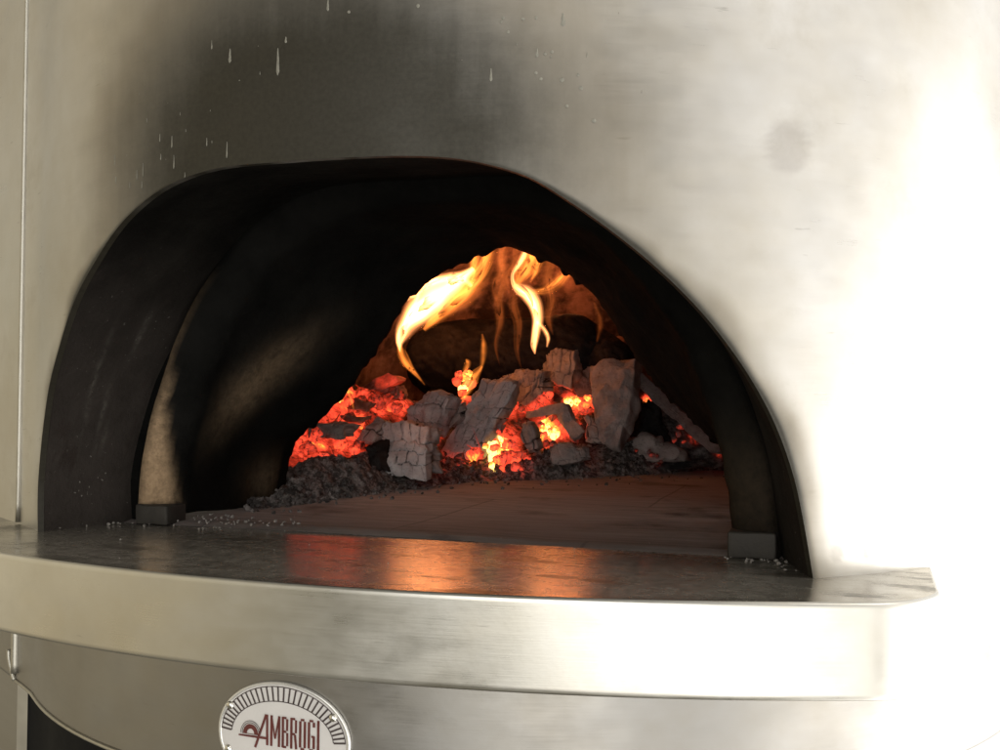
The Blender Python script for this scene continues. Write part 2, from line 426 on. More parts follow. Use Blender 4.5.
# underside
n0 = [lo[i]+inward(i)*.02 for i in range(NL)]
mesh('shelf_underside', [v+Vector((0, 0, -HB)) for v in n0]+[Vector((-.40, .30, -HB)), Vector((.40, .30, -HB))], [tuple(range(NL))+(NL+1, NL)], M['skirt'], oven, False)
# top sheet as a grid that runs back under the mouth to the hearth stone
verts, gr = [], []
NV = 46
for i in range(NL):
    p = lo[i]+inward(i)*.0022
    yb = max(.26, p.y+.02)
    for j in range(NV):
        w = j/(NV-1); q = Vector((p.x*(1-.10*w), p.y+(yb-p.y)*w, 0)); verts.append(q)
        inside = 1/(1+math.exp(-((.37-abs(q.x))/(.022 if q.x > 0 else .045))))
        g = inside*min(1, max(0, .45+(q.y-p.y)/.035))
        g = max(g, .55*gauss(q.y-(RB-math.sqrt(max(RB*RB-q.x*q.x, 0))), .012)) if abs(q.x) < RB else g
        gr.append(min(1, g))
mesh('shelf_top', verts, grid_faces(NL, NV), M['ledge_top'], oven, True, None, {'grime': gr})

# ---------------------------------------------------------------- skirt below the shelf, base
HS = .1706
verts, uvs = [], []
ss = [-1.1+2.2*i/160 for i in range(161)]
pz = [0.0, -.04, -HB+.004, -.10, -.13, -.155, -HS+.003, -HS]
for s in ss:
    for k, z in enumerate(pz):
        verts.append(cyl(s, z, .0006*fbm(Vector((s*4, z*4, 5)), 2)*min(1, max(0, -z/.05)))); uvs.append((s, z))
    verts.append(cyl(s, -HS, -.012)); uvs.append((s, -HS-.012))
mesh('skirt_panel', verts, grid_faces(len(ss), 9), M['skirt'], oven, True, None, None, uvs)
sweep('skirt_lip', [cyl(-.495+.02*i, -HS, .0004) for i in range(46)], .0019, M['bead'], oven, 8)
hook = [Vector(cyl(-.510, -.139, .004)), Vector(cyl(-.5085, -.147, .004)), Vector(cyl(-.504, -.158, .003)), Vector(cyl(-.498, -HS, .001))]
sweep('skirt_lip', catmull(hook, 14), .0026, M['bead'], oven, 8)
verts = []
for s in [(-.503+.905*i/50) for i in range(51)]:
    for z in (-HS-.0, -.9): verts.append(cyl(s, z, -.014))
mesh('base_cabinet', verts, grid_faces(51, 2), M['black_base'], oven)

verts = [cyl(-.505-.02*i, z, -.004) for i in range(30) for z in (-HS, -.9)]
mesh('side_panel', verts, grid_faces(30, 2), M['skirt'], oven, True, None, None, [(0, v.z) for v in verts])
verts = [cyl(.405+.02*i, z, -.004) for i in range(34) for z in (-HS, -.9)]  # added steel in place of the black base, to show bright like glare
mesh('side_panel', verts, grid_faces(34, 2), M['skirt'], oven, True, None, None, [(0, v.z) for v in verts])

# ---------------------------------------------------------------- hood (vestibule) behind the mouth
YV = .246
NVV = 44
verts, low, run = [], [], []
RUNS = [(-.36, .62, .205, .02, .008), (-.36, .52, .115, .035, .006), (-.36, .60, .095, .014, .006), (-.36, .35, .15, .05, .005)]
for i in range(0, NM, 3):
    p = mouth[i]; a = cyl(p.x, p.y, -.0045)
    b = Vector((.010+(a.x-.010)*.925, YV, max(0, a.z*1.10)))
    for j in range(NVV):
        w = j/(NVV-1); q = a.lerp(b, w); n = fbm(q*14, 4)*.0016*math.sin(PI*w)
        v = q+Vector((n if q.x < 0 else -n, 0, -n*.5)); v.z = max(v.z, .0015) if 0 < i < NM-1 else -.002
        verts.append(v); low.append(max(0, min(1, (.30-v.z)/.16))*(1 if v.x < 0 else .5)); run.append(max([.8*gauss(w-wr-.012*noise.noise(Vector((v.z*60, wr*9, 0))), .022)*gauss(v.z-zr, dz)*(.4+.6*max(0, noise.noise(Vector((v.z*110, wr*20, 3)))+.3)) for _x, wr, zr, dz, _w in RUNS]) if v.x < 0 else 0)
nv = len(range(0, NM, 3))
mesh('hood_lining', verts, grid_faces(nv, NVV), M['vest'], oven, True, None, {'low': low, 'run': run})

# ---------------------------------------------------------------- inner arch of refractory
T = [(-.340, -.002), (-.338, .015), (-.333, .07), (-.320, .126), (-.303, .175), (-.287, .213), (-.262, .256), (-.222, .304), (-.187, .335), (-.12, .366), (-.06, .379), (0, .383)]
Bk = [(-.305, -.002), (-.303, .030), (-.290, .078), (-.262, .103), (-.205, .160), (-.168, .208), (-.132, .262), (-.085, .299), (-.055, .311), (-.012, .326), (0, .328)]
def full(h, n=181):
    h = [Vector((x, z, 0)) for x, z in h]; return catmull(h+[Vector((-p.x, p.y, 0)) for p in reversed(h[:-1])], n)
To = full(T)
Bo = full(Bk)
NA = len(To); YF, YB = .238, .485
cen = Vector((0, .12, 0))
def shrink(p, d):
    v = (cen-p); v.y *= .9; return p+v.normalized()*d
verts, bare_lit = [], []
rows = []
prof = []
for i in range(NA):
    o = To[i]; nrow = []
    nrow.append((Vector((o.x*1.22, YF+.012, o.y*1.12)), -1))
    nrow.append((Vector((o.x*1.02, YF+.006, o.y*1.01)), -1))
    for k in range(8):                     # rounded nose: front face into soffit
        t = k/7; ang = t*PI/2
        q = shrink(o, .042*math.sin(ang)); nrow.append((Vector((q.x, YF-.012+.034*(1-math.cos(ang)), q.y)), t))
    inn = shrink(o, .042)
    for k in range(1, 25):
        t = k/24; e = t
        p2 = inn.lerp(Bo[i], e*e*(3-2*e)*.55+e*.45)
        nrow.append((Vector((p2.x, YF+.022+(YB-YF-.022)*t, p2.y)), 1+t))
    # ragged inner edge, then the back face
    p2 = Bo[i]; rag = (.0045+.004*(p2.x > -.03))*fbm(Vector((p2.x*60, p2.y*60, 9)), 5)
    nrow[-1] = (Vector((p2.x*(1+rag*2), YB, p2.y+rag)), 2)
    for sc, yy in ((1.04, YB+.012), (1.4, YB+.02), (1.9, YB+.022)):
        nrow.append((Vector((p2.x*sc, yy, p2.y*sc)), 3))
    rows.append(nrow)
NR = len(rows[0])
for i, nrow in enumerate(rows):
    for v, t in nrow:
        n = fbm(v*22, 4)*.0028*(1 if .2 < t < 1.9 else .2)
        w = Vector((v.x+(.010 if v.x < 0 else .010-.016*max(0, min(1, t-1))*min(1, v.x/.1))+(n if v.x < 0 else -n), v.y, v.z-n*.6)); verts.append(w)
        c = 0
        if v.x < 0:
            if 0 <= t <= 1.0 and v.y < YF+.03:      # bare tan nose with the light along it painted in, narrowing upwards
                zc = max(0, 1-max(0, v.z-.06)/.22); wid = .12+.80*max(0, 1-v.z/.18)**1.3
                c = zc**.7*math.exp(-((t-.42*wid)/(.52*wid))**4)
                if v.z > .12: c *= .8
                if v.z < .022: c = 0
            elif 1.0 < t < 1.9:  # light caught by the soffit, painted as tan patches
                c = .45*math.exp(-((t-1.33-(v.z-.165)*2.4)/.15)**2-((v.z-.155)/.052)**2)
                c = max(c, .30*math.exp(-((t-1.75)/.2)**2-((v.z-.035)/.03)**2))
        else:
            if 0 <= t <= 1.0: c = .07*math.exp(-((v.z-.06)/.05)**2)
        bare_lit.append(min(1, c))
mesh('arch_lining', verts, [q[::-1] for q in grid_faces(NA, NR)], M['arch'], oven, True, None, {'bare_lit': bare_lit})
def block(name, c, s, mat, parent, bev=.003):
    bm = bmesh.new(); bmesh.ops.create_cube(bm, size=1)
    for v in bm.verts: v.co = Vector((v.co.x*s[0]+c[0], v.co.y*s[1]+c[1], v.co.z*s[2]+c[2]))
    bmesh.ops.bevel(bm, geom=bm.edges[:], offset=bev, segments=3, profile=.6, affect='EDGES')
    bmesh.ops.subdivide_edges(bm, edges=bm.edges[:], cuts=2, use_grid_fill=True)
    for v in bm.verts: v.co += Vector((1, 1, 1))*fbm(v.co*70, 3)*.0007
    me = bpy.data.meshes.new(name); bm.to_mesh(me); bm.free(); return link(name, me, mat, parent)
block('arch_foot', (-.308, .240, .0115), (.041, .036, .022), M['foot'], oven)
block('arch_foot', (.329, .238, .0120), (.043, .036, .024), M['foot'], oven)

# ---------------------------------------------------------------- dome and hearth
DC, DR3 = Vector((.0, 1.08, 0)), Vector((.66, .66, .56))
verts, faces, keep = [], [], {}
nu, nvd = 120, 48
for i in range(nu):
    for j in range(nvd):
        a = 2*PI*i/nu; e = PI/2*j/(nvd-1)*.985
        d = Vector((math.cos(a)*math.cos(e), math.sin(a)*math.cos(e), math.sin(e)))
        p = Vector((DC.x+d.x*DR3.x, DC.y+d.y*DR3.y, DC.z+d.z*DR3.z)); p += d*fbm(p*9, 5)*.010; verts.append(p)
for i in range(nu):
    for j in range(nvd-1):
        q = (i*nvd+j, ((i+1) % nu)*nvd+j, ((i+1) % nu)*nvd+j+1, i*nvd+j+1)
        c = sum((verts[k] for k in q), Vector())/4
        if c.y < .60 and abs(c.x) < .44 and c.z < .40: continue
        faces.append(q)
faces.append(tuple(i*nvd+nvd-1 for i in range(nu)))
mesh('dome_lining', verts, [f[::-1] for f in faces], M['dome'], oven)
verts, fr = [], []
nx, ny = 110, 130
for i in range(nx):
    for j in range(ny):
        y = .232+1.5*j/(ny-1)
        hw = math.sqrt(max(.1, .575**2-(y-RB)**2)) if y < RB else min(.64, .575+(y-RB)*.2)
        hw = min(hw, .66)
        x = hw*(2*i/(nx-1)-1)
        verts.append(Vector((x, y, .0035+.0016*fbm(Vector((x*6, y*6, 2)), 4)-(.0032 if j == 0 else 0)))); fr.append(gauss(y-.232, .06+.03*noise.noise(Vector((x*9, 0, 0)))))
mesh('hearth_floor', verts, grid_faces(nx, ny), M['hearth'], oven, True, None, {'front': fr})

# ---------------------------------------------------------------- name plate on the skirt
PC = (-.016, -.1275); PA, PB = .0600, .0438
def pl(s, z, off): return cyl(s, z, off)
verts, faces = [], []
NPL = 96; offs = [(1.0, .0006), (1.0, .0022), (.985, .0030), (.955, .0030), (.945, .0024)]
for k in range(NPL):
    a = 2*PI*k/NPL
    for sc, of in offs: verts.append(pl(PC[0]+PA*sc*math.cos(a), PC[1]+PB*sc*math.sin(a), of))
plate_v = [pl(PC[0]+PA*.95*math.cos(2*PI*k/NPL)*r, PC[1]+PB*.95*math.sin(2*PI*k/NPL)*r, .00245) for k in range(NPL) for r in (1, .75, .5, .25)]
pf = grid_faces(NPL, 4, True)
plate_v.append(pl(*PC, .00245)); pf += [(k*4+3, ((k+1) % NPL)*4+3, len(plate_v)-1) for k in range(NPL)]
plate = mesh('name_plate', plate_v, pf, M['plate'], oven)
mesh('plate_rim', verts, grid_faces(NPL, len(offs), True), M['plate_rim'], plate)
class Ink:
    def __init__(s): s.v = []; s.f = []
    def quad(s, pts, off=.0029, n=4):
        a, b, c, d = [Vector((*p, 0)) for p in pts]; b0 = len(s.v)
        for i in range(n+1):
            for j in range(2):
                p = (a.lerp(b, i/n)).lerp(d.lerp(c, i/n), j); s.v.append(pl(p.x, p.y, off))
        for i in range(n): s.f.append((b0+2*i, b0+2*i+2, b0+2*i+3, b0+2*i+1))
    def stroke(s, p, q, w, off=.0029):
        p = Vector((*p, 0)); q = Vector((*q, 0)); t = (q-p).normalized(); nn = Vector((-t.y, t.x, 0))*w/2
        s.quad([tuple((p-nn)[:2]), tuple((q-nn)[:2]), tuple((q+nn)[:2]), tuple((p+nn)[:2])], off)
    def arc(s, c, rx, ry, a0, a1, w, n=14, off=.0029):
        pts = [(c[0]+rx*math.cos(a0+(a1-a0)*i/n), c[1]+ry*math.sin(a0+(a1-a0)*i/n)) for i in range(n+1)]
        ptsi = [(c[0]+(rx-w)*math.cos(a0+(a1-a0)*i/n), c[1]+(ry-w)*math.sin(a0+(a1-a0)*i/n)) for i in range(n+1)]
        for i in range(n): s.quad([pts[i], pts[i+1], ptsi[i+1], ptsi[i]], off, 1)
# ring of arch bricks
ink = Ink()
oc = (-.016, -.1290); O = (.0565, .0418); I = (.0465, .0302)
a0, a1 = math.radians(4), math.radians(176); nb = 31
ink.arc(oc, O[0], O[1], a0, a1, .0007, 60); ink.arc(oc, I[0], I[1], a0, a1, .0007, 60)
for k in range(nb+1):
    a = a0+(a1-a0)*k/nb
    ink.stroke((oc[0]+I[0]*math.cos(a), oc[1]+I[1]*math.sin(a)), (oc[0]+O[0]*math.cos(a), oc[1]+O[1]*math.sin(a)), .0014)
mesh('brick_ring_print', ink.v, ink.f, M['ink_dark'], plate, False)
ink = Ink()
zt, zb = -.1107, -.1348; W = .0021; off = .0030
def V(x, z0=zb, z1=zt): ink.stroke((x, z0), (x, z1), W, off)
def Hh(x0, x1, z): ink.stroke((x0, z), (x1, z), W*.8, off+.0002)
# A with its long left leg and the peel
ink.stroke((-.0392, -.1378), (-.0292, zt), .0021, off); ink.stroke((-.0283, zt), (-.0279, zb), .0021, off); ink.stroke((-.0297, zt-.0006), (-.0278, zt-.0006), .0014, off+.0002)
ink.quad([(-.0548, -.1302), (-.0283, -.1302), (-.0283, -.1283), (-.0548, -.1290)], off+.0004)
# M
V(-.0242); V(-.0172); ink.stroke((-.0242, zt), (-.0207, zb+.006), .0014, off+.0002); ink.stroke((-.0172, zt), (-.0207, zb+.006), .0014, off+.0002)
# B
V(-.0138); Hh(-.0138, -.0105, zt-.0007); Hh(-.0138, -.0105, -.1222); Hh(-.0138, -.0105, zb+.0007); ink.stroke((-.0100, zt-.0015), (-.0100, -.1214), W*.9, off); ink.stroke((-.0098, -.1230), (-.0098, zb+.0015), W*.9, off)
# R
V(-.0062); Hh(-.0062, -.0029, zt-.0007); Hh(-.0062, -.0029, -.1232); ink.stroke((-.0022, zt-.0015), (-.0022, -.1224), W*.9, off); ink.stroke((-.0030, -.1236), (-.0018, zb), W*.95, off)
# O
V(.0016, zb+.0018, zt-.0018); V(.0056, zb+.0018, zt-.0018); Hh(.0020, .0052, zt-.0007); Hh(.0020, .0052, zb+.0007)
# G
V(.0092, zb+.0018, zt-.0018); Hh(.0096, .0130, zt-.0007); Hh(.0096, .0130, zb+.0007); ink.stroke((.0134, zb+.0018), (.0134, -.1232), W, off); ink.stroke((.0134, -.1162), (.0134, zt-.0018), W, off); Hh(.0114, .0138, -.1236)
# I
V(.0172)
# little oven above the peel
c = (-.0436, -.1278)
ink.arc(c, .0072, .0078, 0, PI, .0036, 16, off+.0001); ink.stroke((-.0560+.0045, -.1278), (-.0364, -.1278), .0004, off+.0001)
lt = mesh('lettering', ink.v, ink.f, M['ink_red'], plate, False)
ink = Ink(); ink.arc(c, .0098, .0106, .15, PI, .0005, 18, off); ink.arc(c, .0084, .0092, .15, PI, .0005, 18, off)
mesh('oven_emblem', ink.v, ink.f, M['ink_dark'], plate, False)
def rivet(s, z):
    vs, fs = [], []
    for j in range(5):
        e = PI/2*j/4
        for k in range(14):
            a = 2*PI*k/14; vs.append(pl(s+.0034*math.cos(e)*math.cos(a), z+.0034*math.cos(e)*math.sin(a), .0026+.0022*math.sin(e)))
    for j in range(4):
        for k in range(14): fs.append((j*14+k, j*14+(k+1) % 14, (j+1)*14+(k+1) % 14, (j+1)*14+k))
    return mesh('rivet', vs, fs, M['rivet'], plate)
rivet(-.0641, -.1074); rivet(.0293, -.1072); rivet(-.0655, -.1425); rivet(.032, -.149)

# ---------------------------------------------------------------- fire bed
GR = [onz(*p, .004) for p in ((255, 512), (268, 508), (330, 499), (400, 489), (480, 480), (560, 478), (640, 474), (700, 470), (730, 468))]
PXL = [255, 268, 330, 400, 480, 560, 640, 700, 730]; PYL = [512, 508, 499, 489, 480, 478, 474, 470, 468]
def interp(x, xs, ys):
    if x <= xs[0]: return ys[0]
    for i in range(1, len(xs)):
        if x <= xs[i]: w = (x-xs[i-1])/(xs[i]-xs[i-1]); return ys[i-1]+(ys[i]-ys[i-1])*w
    return ys[-1]
YG = [p.y for p in GR]
def ybase(px): return min(interp(px, PXL, YG), 1.12)
def rowb(px):
    return interp(px, PXL, PYL)
def yd(px, py): return ybase(px)+.03+max(0, rowb(px)-py)*.0021
HEAT = [(492, 448, 19, 1.22), (508, 462, 10, .95), (505, 440, 14, .7), (470, 386, 13, 1.12), (459, 380, 10, .8), (484, 372, 8, .6), (548, 430, 12, 1.08), (562, 432, 10, .75), (574, 403, 9, 1.0), (588, 402, 8, .85), (515, 395, 12, .65), (537, 398, 14, .72), (525, 408, 10, .6),
        (342, 402, 30, .70), (310, 438, 26, .66), (347, 440, 20, .68), (321, 445, 6, .9), (400, 405, 12, .7), (378, 411, 10, .66), (355, 420, 16, .55), (288, 451, 7, .6), (366, 470, 10, .62), (357, 460, 9, .7), (432, 432, 9, .7), (425, 465, 12, .52), (443, 468, 14, .5), (470, 462, 10, .5),
        (509, 410, 9, .7), (455, 415, 6, .65), (488, 424, 8, .55), (650, 398, 6, .7), (695, 432, 8, .45), (655, 462, 5, .5), (525, 470, 10, .55), (592, 470, 6, .3), (720, 452, 5, .5), (572, 420, 8, .6), (414, 385, 5, .6)]
def heat(px, py):
    h = 0
    for x, y, r, a in HEAT:
        d2 = ((px-x)**2+(py-y)**2)/(r*r)
        if d2 < 6: h = max(h, a*math.exp(-d2*.45))
    return h
# bed: rough mound of small embers behind and between the logs
TOPX = [262, 285, 320, 350, 380, 410, 440, 480, 540, 580, 630, 660, 700, 735]; TOPY = [470, 446, 415, 392, 390, 402, 402, 395, 392, 378, 372, 402, 440, 462]
verts, hv = [], []
NX, NY = 230, 64
for i in range(NX):
    px = 258+475*i/(NX-1); pt = interp(px, TOPX, TOPY)+5*fbm(Vector((px*.06, 0, 0)), 3); pb = rowb(px)-2
    for j in range(NY+6):
        if j < NY:
            py = pb+(pt-pb)*j/(NY-1)
            p = at(px, py, yd(px, py)+.035)
            nz = fbm(p*17, 4); vv = noise.voronoi(p*26)[0]
            p += Vector((0, -1, .6))*(nz*.008+(.5-vv[0])*.012)
            hh = heat(px, py)*.92
        else:
            p = verts[i*(NY+6)+NY-1].copy(); t = (j-NY+1)/6; p += Vector((.02*t, .22*t, 0)); p.z = p.z*(1-t*t); hh = .25*(1-t)
        verts.append(p); hv.append(hh)
tag(mesh('ember_bed', verts, grid_faces(NX, NY+6), M['bed'], None, True, None, {'glow': hv}), 'smouldering heap of small red embers and char under the logs', 'embers', None, 'stuff')

# ash along the front of the fire
verts, hv = [], []
NX, NY = 300, 40
for i in range(NX):
    px = 250+482*i/(NX-1); g = at(px, rowb(px), 1); pb = rowb(px)
    g = onz(px, pb+1, .004); y0 = min(g.y, 1.30)
    g = onz(px, pb+1, .004) if g.y <= 1.30 else at(px, pb+1, 1.30)
    top = interp(px, [250, 268, 300, 330, 370, 400, 440, 480, 520, 560, 600, 640, 690, 732], [4, 10, 23, 30, 28, 22, 20, 20, 22, 26, 30, 34, 28, 8])
    for j in range(NY):
        t = j/(NY-1); yy = y0+.16*t
        hgt = top*.0017*math.sin(min(1, t*1.35)*PI/2)
        x = g.x+(yy-y0)*(ray(px, pb).x/ray(px, pb).y)
        p = Vector((x, yy, .002+hgt))
        e = min(1, t*6)
        v = noise.voronoi(p*75)[0][0]; v2 = noise.voronoi(p*32)[0][0]
        p += Vector((0, -.5, 1))*((fbm(p*24, 5)*.010+(.4-v)*.007+(.5-v2)*.008)*e)
        p.z = max(p.z, .001)
        verts.append(p)
        hv.append(.8*heat(px, pb-top*.62*t))
ash_faces = grid_faces(NX, NY)
rs = random.Random(11)
def lump(c, r, verts, faces, hv, h=0, sq=.7):
    b0 = len(verts); rot = Matrix.Rotation(rs.uniform(0, 6), 3, Vector((rs.random()-.5, rs.random()-.5, rs.random()-.5)).normalized())
    sx = Vector((rs.uniform(.7, 1.3), rs.uniform(.7, 1.3), rs.uniform(.45, .9)))
    for v in ICO[0]:
        q = Vector((v.x*sx.x, v.y*sx.y, v.z*sx.z))*r*rs.uniform(.75, 1.2); verts.append(c+rot@q); hv.append(h)
    for f in ICO[1]: faces.append(tuple(b0+k for k in f))
bm = bmesh.new(); bmesh.ops.create_icosphere(bm, subdivisions=1, radius=1)
bm.verts.ensure_lookup_table(); ICO = ([v.co.copy() for v in bm.verts], [[v.index for v in f.verts] for f in bm.faces]); bm.free()
nbase = NX*NY
for _ in range(1000):
    i = rs.randrange(NX); j = int(NY*rs.random()**1.3); p = verts[i*NY+min(j, NY-1)]
    r = rs.uniform(.0014, .0048)*(1.6 if rs.random() < .12 else 1)
    lump(p+Vector((rs.uniform(-.004, .004), -.003, r*.3)), r, verts, ash_faces, hv, hv[i*NY+min(j, NY-1)]*rs.uniform(.3, 1.2))
for _ in range(130):                        # crumbs that rolled onto the stone
    px = rs.uniform(262, 728); k = rs.random()**2; g = onz(px, rowb(px)+k*9+1, .004)
    if g.y < 1.3 and abs(g.x) < .32: lump(g+Vector((0, 0, .001)), rs.uniform(.0012, .0034), verts, ash_faces, hv)
tag(mesh('ash', verts, ash_faces, M['ash'], None, False, None, {'glow': hv}), 'grey wood ash and cinders banked along the front of the fire', 'ash', None, 'stuff')
# ash flecks at the foot of the hood and arch: crumbs on the shelf
verts, faces, hv = [], [], []
for _ in range(150):
    k = rs.random()
    if k < .55: px = rs.uniform(45, 300); py = interp(px, [45, 150, 190, 300], [527, 521, 524, 525])+rs.gauss(1, 2.5)
    elif k < .75: px = rs.gauss(210, 22); py = 522+rs.gauss(0, 3)
    elif k < .9: px = rs.uniform(725, 805); py = interp(px, [725, 770, 805], [558, 561, 575])+rs.gauss(0, 2)
    else: px = rs.uniform(80, 700); py = rs.uniform(535, 572)
    g = onz(px, py, .001); r = rs.uniform(.0006, .0022)
    if k >= .9: r *= .5
    if g.y < -.0: continue
    lump(g+Vector((0, 0, r*.4+(.003 if g.y > .232 else 0))), r, verts, faces, hv)
tag(mesh('ash_crumbs', verts, faces, M['fleck'], None, False), 'pale crumbs and flecks of ash scattered on the steel shelf', 'ash', None, 'stuff')

# ---------------------------------------------------------------- logs and coals
def chunk_mesh(name, quad, y, thick, mat, seed, check=0, nq=26, rnd=.20, rough=.009, heatfn=None, grain=0, lift=0.0, slant=0.0):
    """Block whose front face spans the four given sight-line corners at depth y (or a depth per corner)."""
    ys = y if isinstance(y, (list, tuple)) else [y]*4
    P = [at(px, py, yy) for (px, py), yy in zip(quad, ys)]       # TL TR BR BL
    Bq = [p+Vector((slant*thick, thick, -.10*thick if k < 2 else .04*thick)) for k, p in enumerate(P)]
    ctr = sum(P+Bq, Vector())/8
    Lu = (P[1]-P[0]).length; Lv = (P[3]-P[0]).length
    def tri(u, v, w):
        a = P[0].lerp(P[1], u).lerp(P[3].lerp(P[2], u), v); b = Bq[0].lerp(Bq[1], u).lerp(Bq[3].lerp(Bq[2], u), v); return a.lerp(b, w)
    idx, verts, cr, hv, faces = {}, [], [], [], []
    nw = max(6, nq//3)
    nu = nq; nvv = max(8, int(nq*min(2.2, max(.6, Lv/max(Lu, 1e-5)))))
    sv = Vector((seed*3.17, seed*1.31, seed*.77))
    def vert(i, j, k):
        key = (i, j, k)
        if key in idx: return idx[key]
        u, v, w = i/nu, j/nvv, k/nw
        q = Vector((u*2-1, v*2-1, w*2-1))
        l4 = (q.x**6+q.y**6+q.z**6)**(1/6)      # rounded box
        l2 = q.length; s = (l4/l2)*1.12 if l2 > 0 else 1
        q2 = q.lerp(q*s*.98, rnd*1.6) if True else q
        u, v, w = (q2.x+1)/2, (q2.y+1)/2, (q2.z+1)/2
        p = tri(u, v, w)
        d = (p-ctr).normalized()
        p0 = p.copy()
        p += d*(.0011*noise.noise(Vector((u*Lu*420, v*Lv*45, seed)) if not grain else Vector((u*Lu*45, v*Lv*420, seed))))       # fibre
        p += d*(fbm(p0*26+sv, 4)*rough+fbm(p0*8+sv, 2)*rough*1.2)
        vd = noise.voronoi(p0*15+sv)[0]; p += d*((.42-min(vd[0]*1.2, .9))*rough*1.2)      # split facets
        chip = noise.noise(p0*20+sv*2); e3 = sorted((abs(q.x), abs(q.y), abs(q.z)))
        p -= d*(rough*2.4*max(0, chip-.05)*max(0, e3[1]-.55)*2.2)                          # broken corners
        c = 0
        if check:
            a_, b_ = u*Lu*check, v*Lv*check*.62
            if grain: a_, b_ = u*Lu*check*.62, v*Lv*check
            wob = fbm(Vector((a_*.6, b_*.6, seed)), 3)
            row = math.floor(b_+wob*.5); fr = (b_+wob*.5)-row
            aa = a_+wob*.35+(.5*(row % 2))+.27*noise.noise(Vector((row*7.1, seed, 0)))
            fc = aa-math.floor(aa)
            dd = min(min(fc, 1-fc)*1.0, min(fr, 1-fr)*1.5)
            amp = .55+.9*noise.noise(Vector((math.floor(aa)*3.3, row*2.7, seed+5)))
            c = max(0, 1-dd/.115)*min(1.2, max(.25, amp))
            p -= d*(.0058*c)
            p += d*.0022*noise.noise(Vector((math.floor(aa)*5.1, row*1.7, seed)))
        idx[key] = len(verts); verts.append(p); cr.append(min(1, c))
        if heatfn:
            hv.append(heatfn(u, v, w))
        else: hv.append(0)
        return idx[key]
    for i in range(nu):
        for j in range(nvv):
            faces.append((vert(i, j, 0), vert(i, j+1, 0), vert(i+1, j+1, 0), vert(i+1, j, 0)))
            faces.append((vert(i, j, nw), vert(i+1, j, nw), vert(i+1, j+1, nw), vert(i, j+1, nw)))
    for j in range(nvv):
        for k in range(nw):
            faces.append((vert(0, j, k), vert(0, j, k+1), vert(0, j+1, k+1), vert(0, j+1, k)))
            faces.append((vert(nu, j, k), vert(nu, j+1, k), vert(nu, j+1, k+1), vert(nu, j, k+1)))
    for i in range(nu):
        for k in range(nw):
            faces.append((vert(i, 0, k), vert(i+1, 0, k), vert(i+1, 0, k+1), vert(i, 0, k+1)))
            faces.append((vert(i, nvv, k), vert(i, nvv, k+1), vert(i+1, nvv, k+1), vert(i+1, nvv, k)))
    return mesh(name, verts, faces, mat, None, True, None, {'crack': cr, 'glow': hv})

def qc(q): return sum(p[0] for p in q)/4, sum(p[1] for p in q)/4
SCL = 1.10
def log(label, quad, mat, thick=.06, check=0, dy=0.0, seed=1, heatfn=None, cat='charred log', **kw):
    mx_, my_ = qc(quad); quad = [(mx_+(a-mx_)*SCL, my_+(b-my_)*SCL) for a, b in quad]
    px, py = qc(quad); lowy = max(p[1] for p in quad)
    y0 = yd(px, lowy)-.022+dy
    ys = [y0+max(0, (lowy-p[1]))*.0009 for p in quad]
    o = chunk_mesh('charred_log', quad, ys, thick, M[mat], seed, check, heatfn=heatfn, **kw)
    return tag(o, label, cat)
def lowheat(a, p=3): return lambda u, v, w: a*max(0, v)**p
log('pale grey checked log end standing lowest at the front left of the fire', [(380, 422), (427, 424), (424, 479), (378, 475)], 'log_grey', .09, 55, -.03, 1, nq=44)
log('grey log slanting up behind the pale checked log end', [(423, 391), (450, 397), (432, 440), (401, 424)], 'log_grey', .06, 60, .0, 2, nq=34)
log('long grey cracked log leaning across the middle of the fire', [(481, 376), (515, 386), (474, 461), (437, 456)], 'log_grey', .06, 58, -.015, 3, nq=40, heatfn=lambda u, v, w: .55*max(0, v-.78)*4)
log('small dark grey stub wedged between the two leaning grey logs', [(447, 408), (461, 402), (462, 416), (448, 430)], 'log_brown', .03, 50, -.02, 4, nq=18)
log('stubby grey log piece just above the brightest yellow coals', [(484, 420), (503, 423), (499, 434), (482, 432)], 'log_grey', .03, 40, -.03, 5, nq=20)
log('rounded brown-grey log top beside the long leaning log', [(500, 376), (520, 370), (526, 390), (506, 396)], 'log_brown', .05, 60, .02, 6, nq=26)
log('broad brown-grey log piece just left of the upright checked block', [(519, 374), (546, 367), (544, 396), (517, 412)], 'log_brown', .05, 58, .015, 7, nq=30, heatfn=lambda u, v, w: .6*max(0, v-.8)*4)
log('upright rectangular block of char with square cracks', [(543, 352), (576, 348), (570, 390), (541, 376)], 'log_brown', .05, 48, .03, 8, nq=36, heatfn=lambda u, v, w: .5*max(0, v-.85)*5)
log('reddish brown block between the upright block and the big wedge', [(574, 366), (594, 366), (593, 396), (570, 397)], 'log_red', .05, 0, .05, 9, nq=24)
log('big smooth grey-brown wedge of wood standing on its point', [(588, 366), (636, 357), (617, 452), (600, 440)], 'log_brown', .09, 0, -.04, 10, nq=40, rough=.009)
log('pale pointed chip lying on top of the big wedge', [(594, 344), (603, 340), (624, 361), (585, 366)], 'log_red', .05, 0, .03, 11, nq=26)
log('red-lit chunk at the back right above the wedge', [(607, 342), (622, 337), (630, 354), (612, 358)], 'log_red', .05, 0, .12, 12, nq=24)
log('black charcoal lump in shade right of the wedge', [(628, 398), (652, 398), (676, 452), (618, 456)], 'log_black', .08, 0, .05, 13, nq=34, rough=.016)
log('scorched stick sloping down to the right edge of the hearth', [(628, 378), (641, 372), (726, 449), (712, 455)], 'stick', .03, 0, .02, 14, nq=30, rough=.007, cat='stick')
log('grey log stub lying in the ash beneath the orange coals', [(520, 425), (529, 421), (537, 446), (528, 450)], 'log_brown', .04, 50, -.02, 15, nq=20)
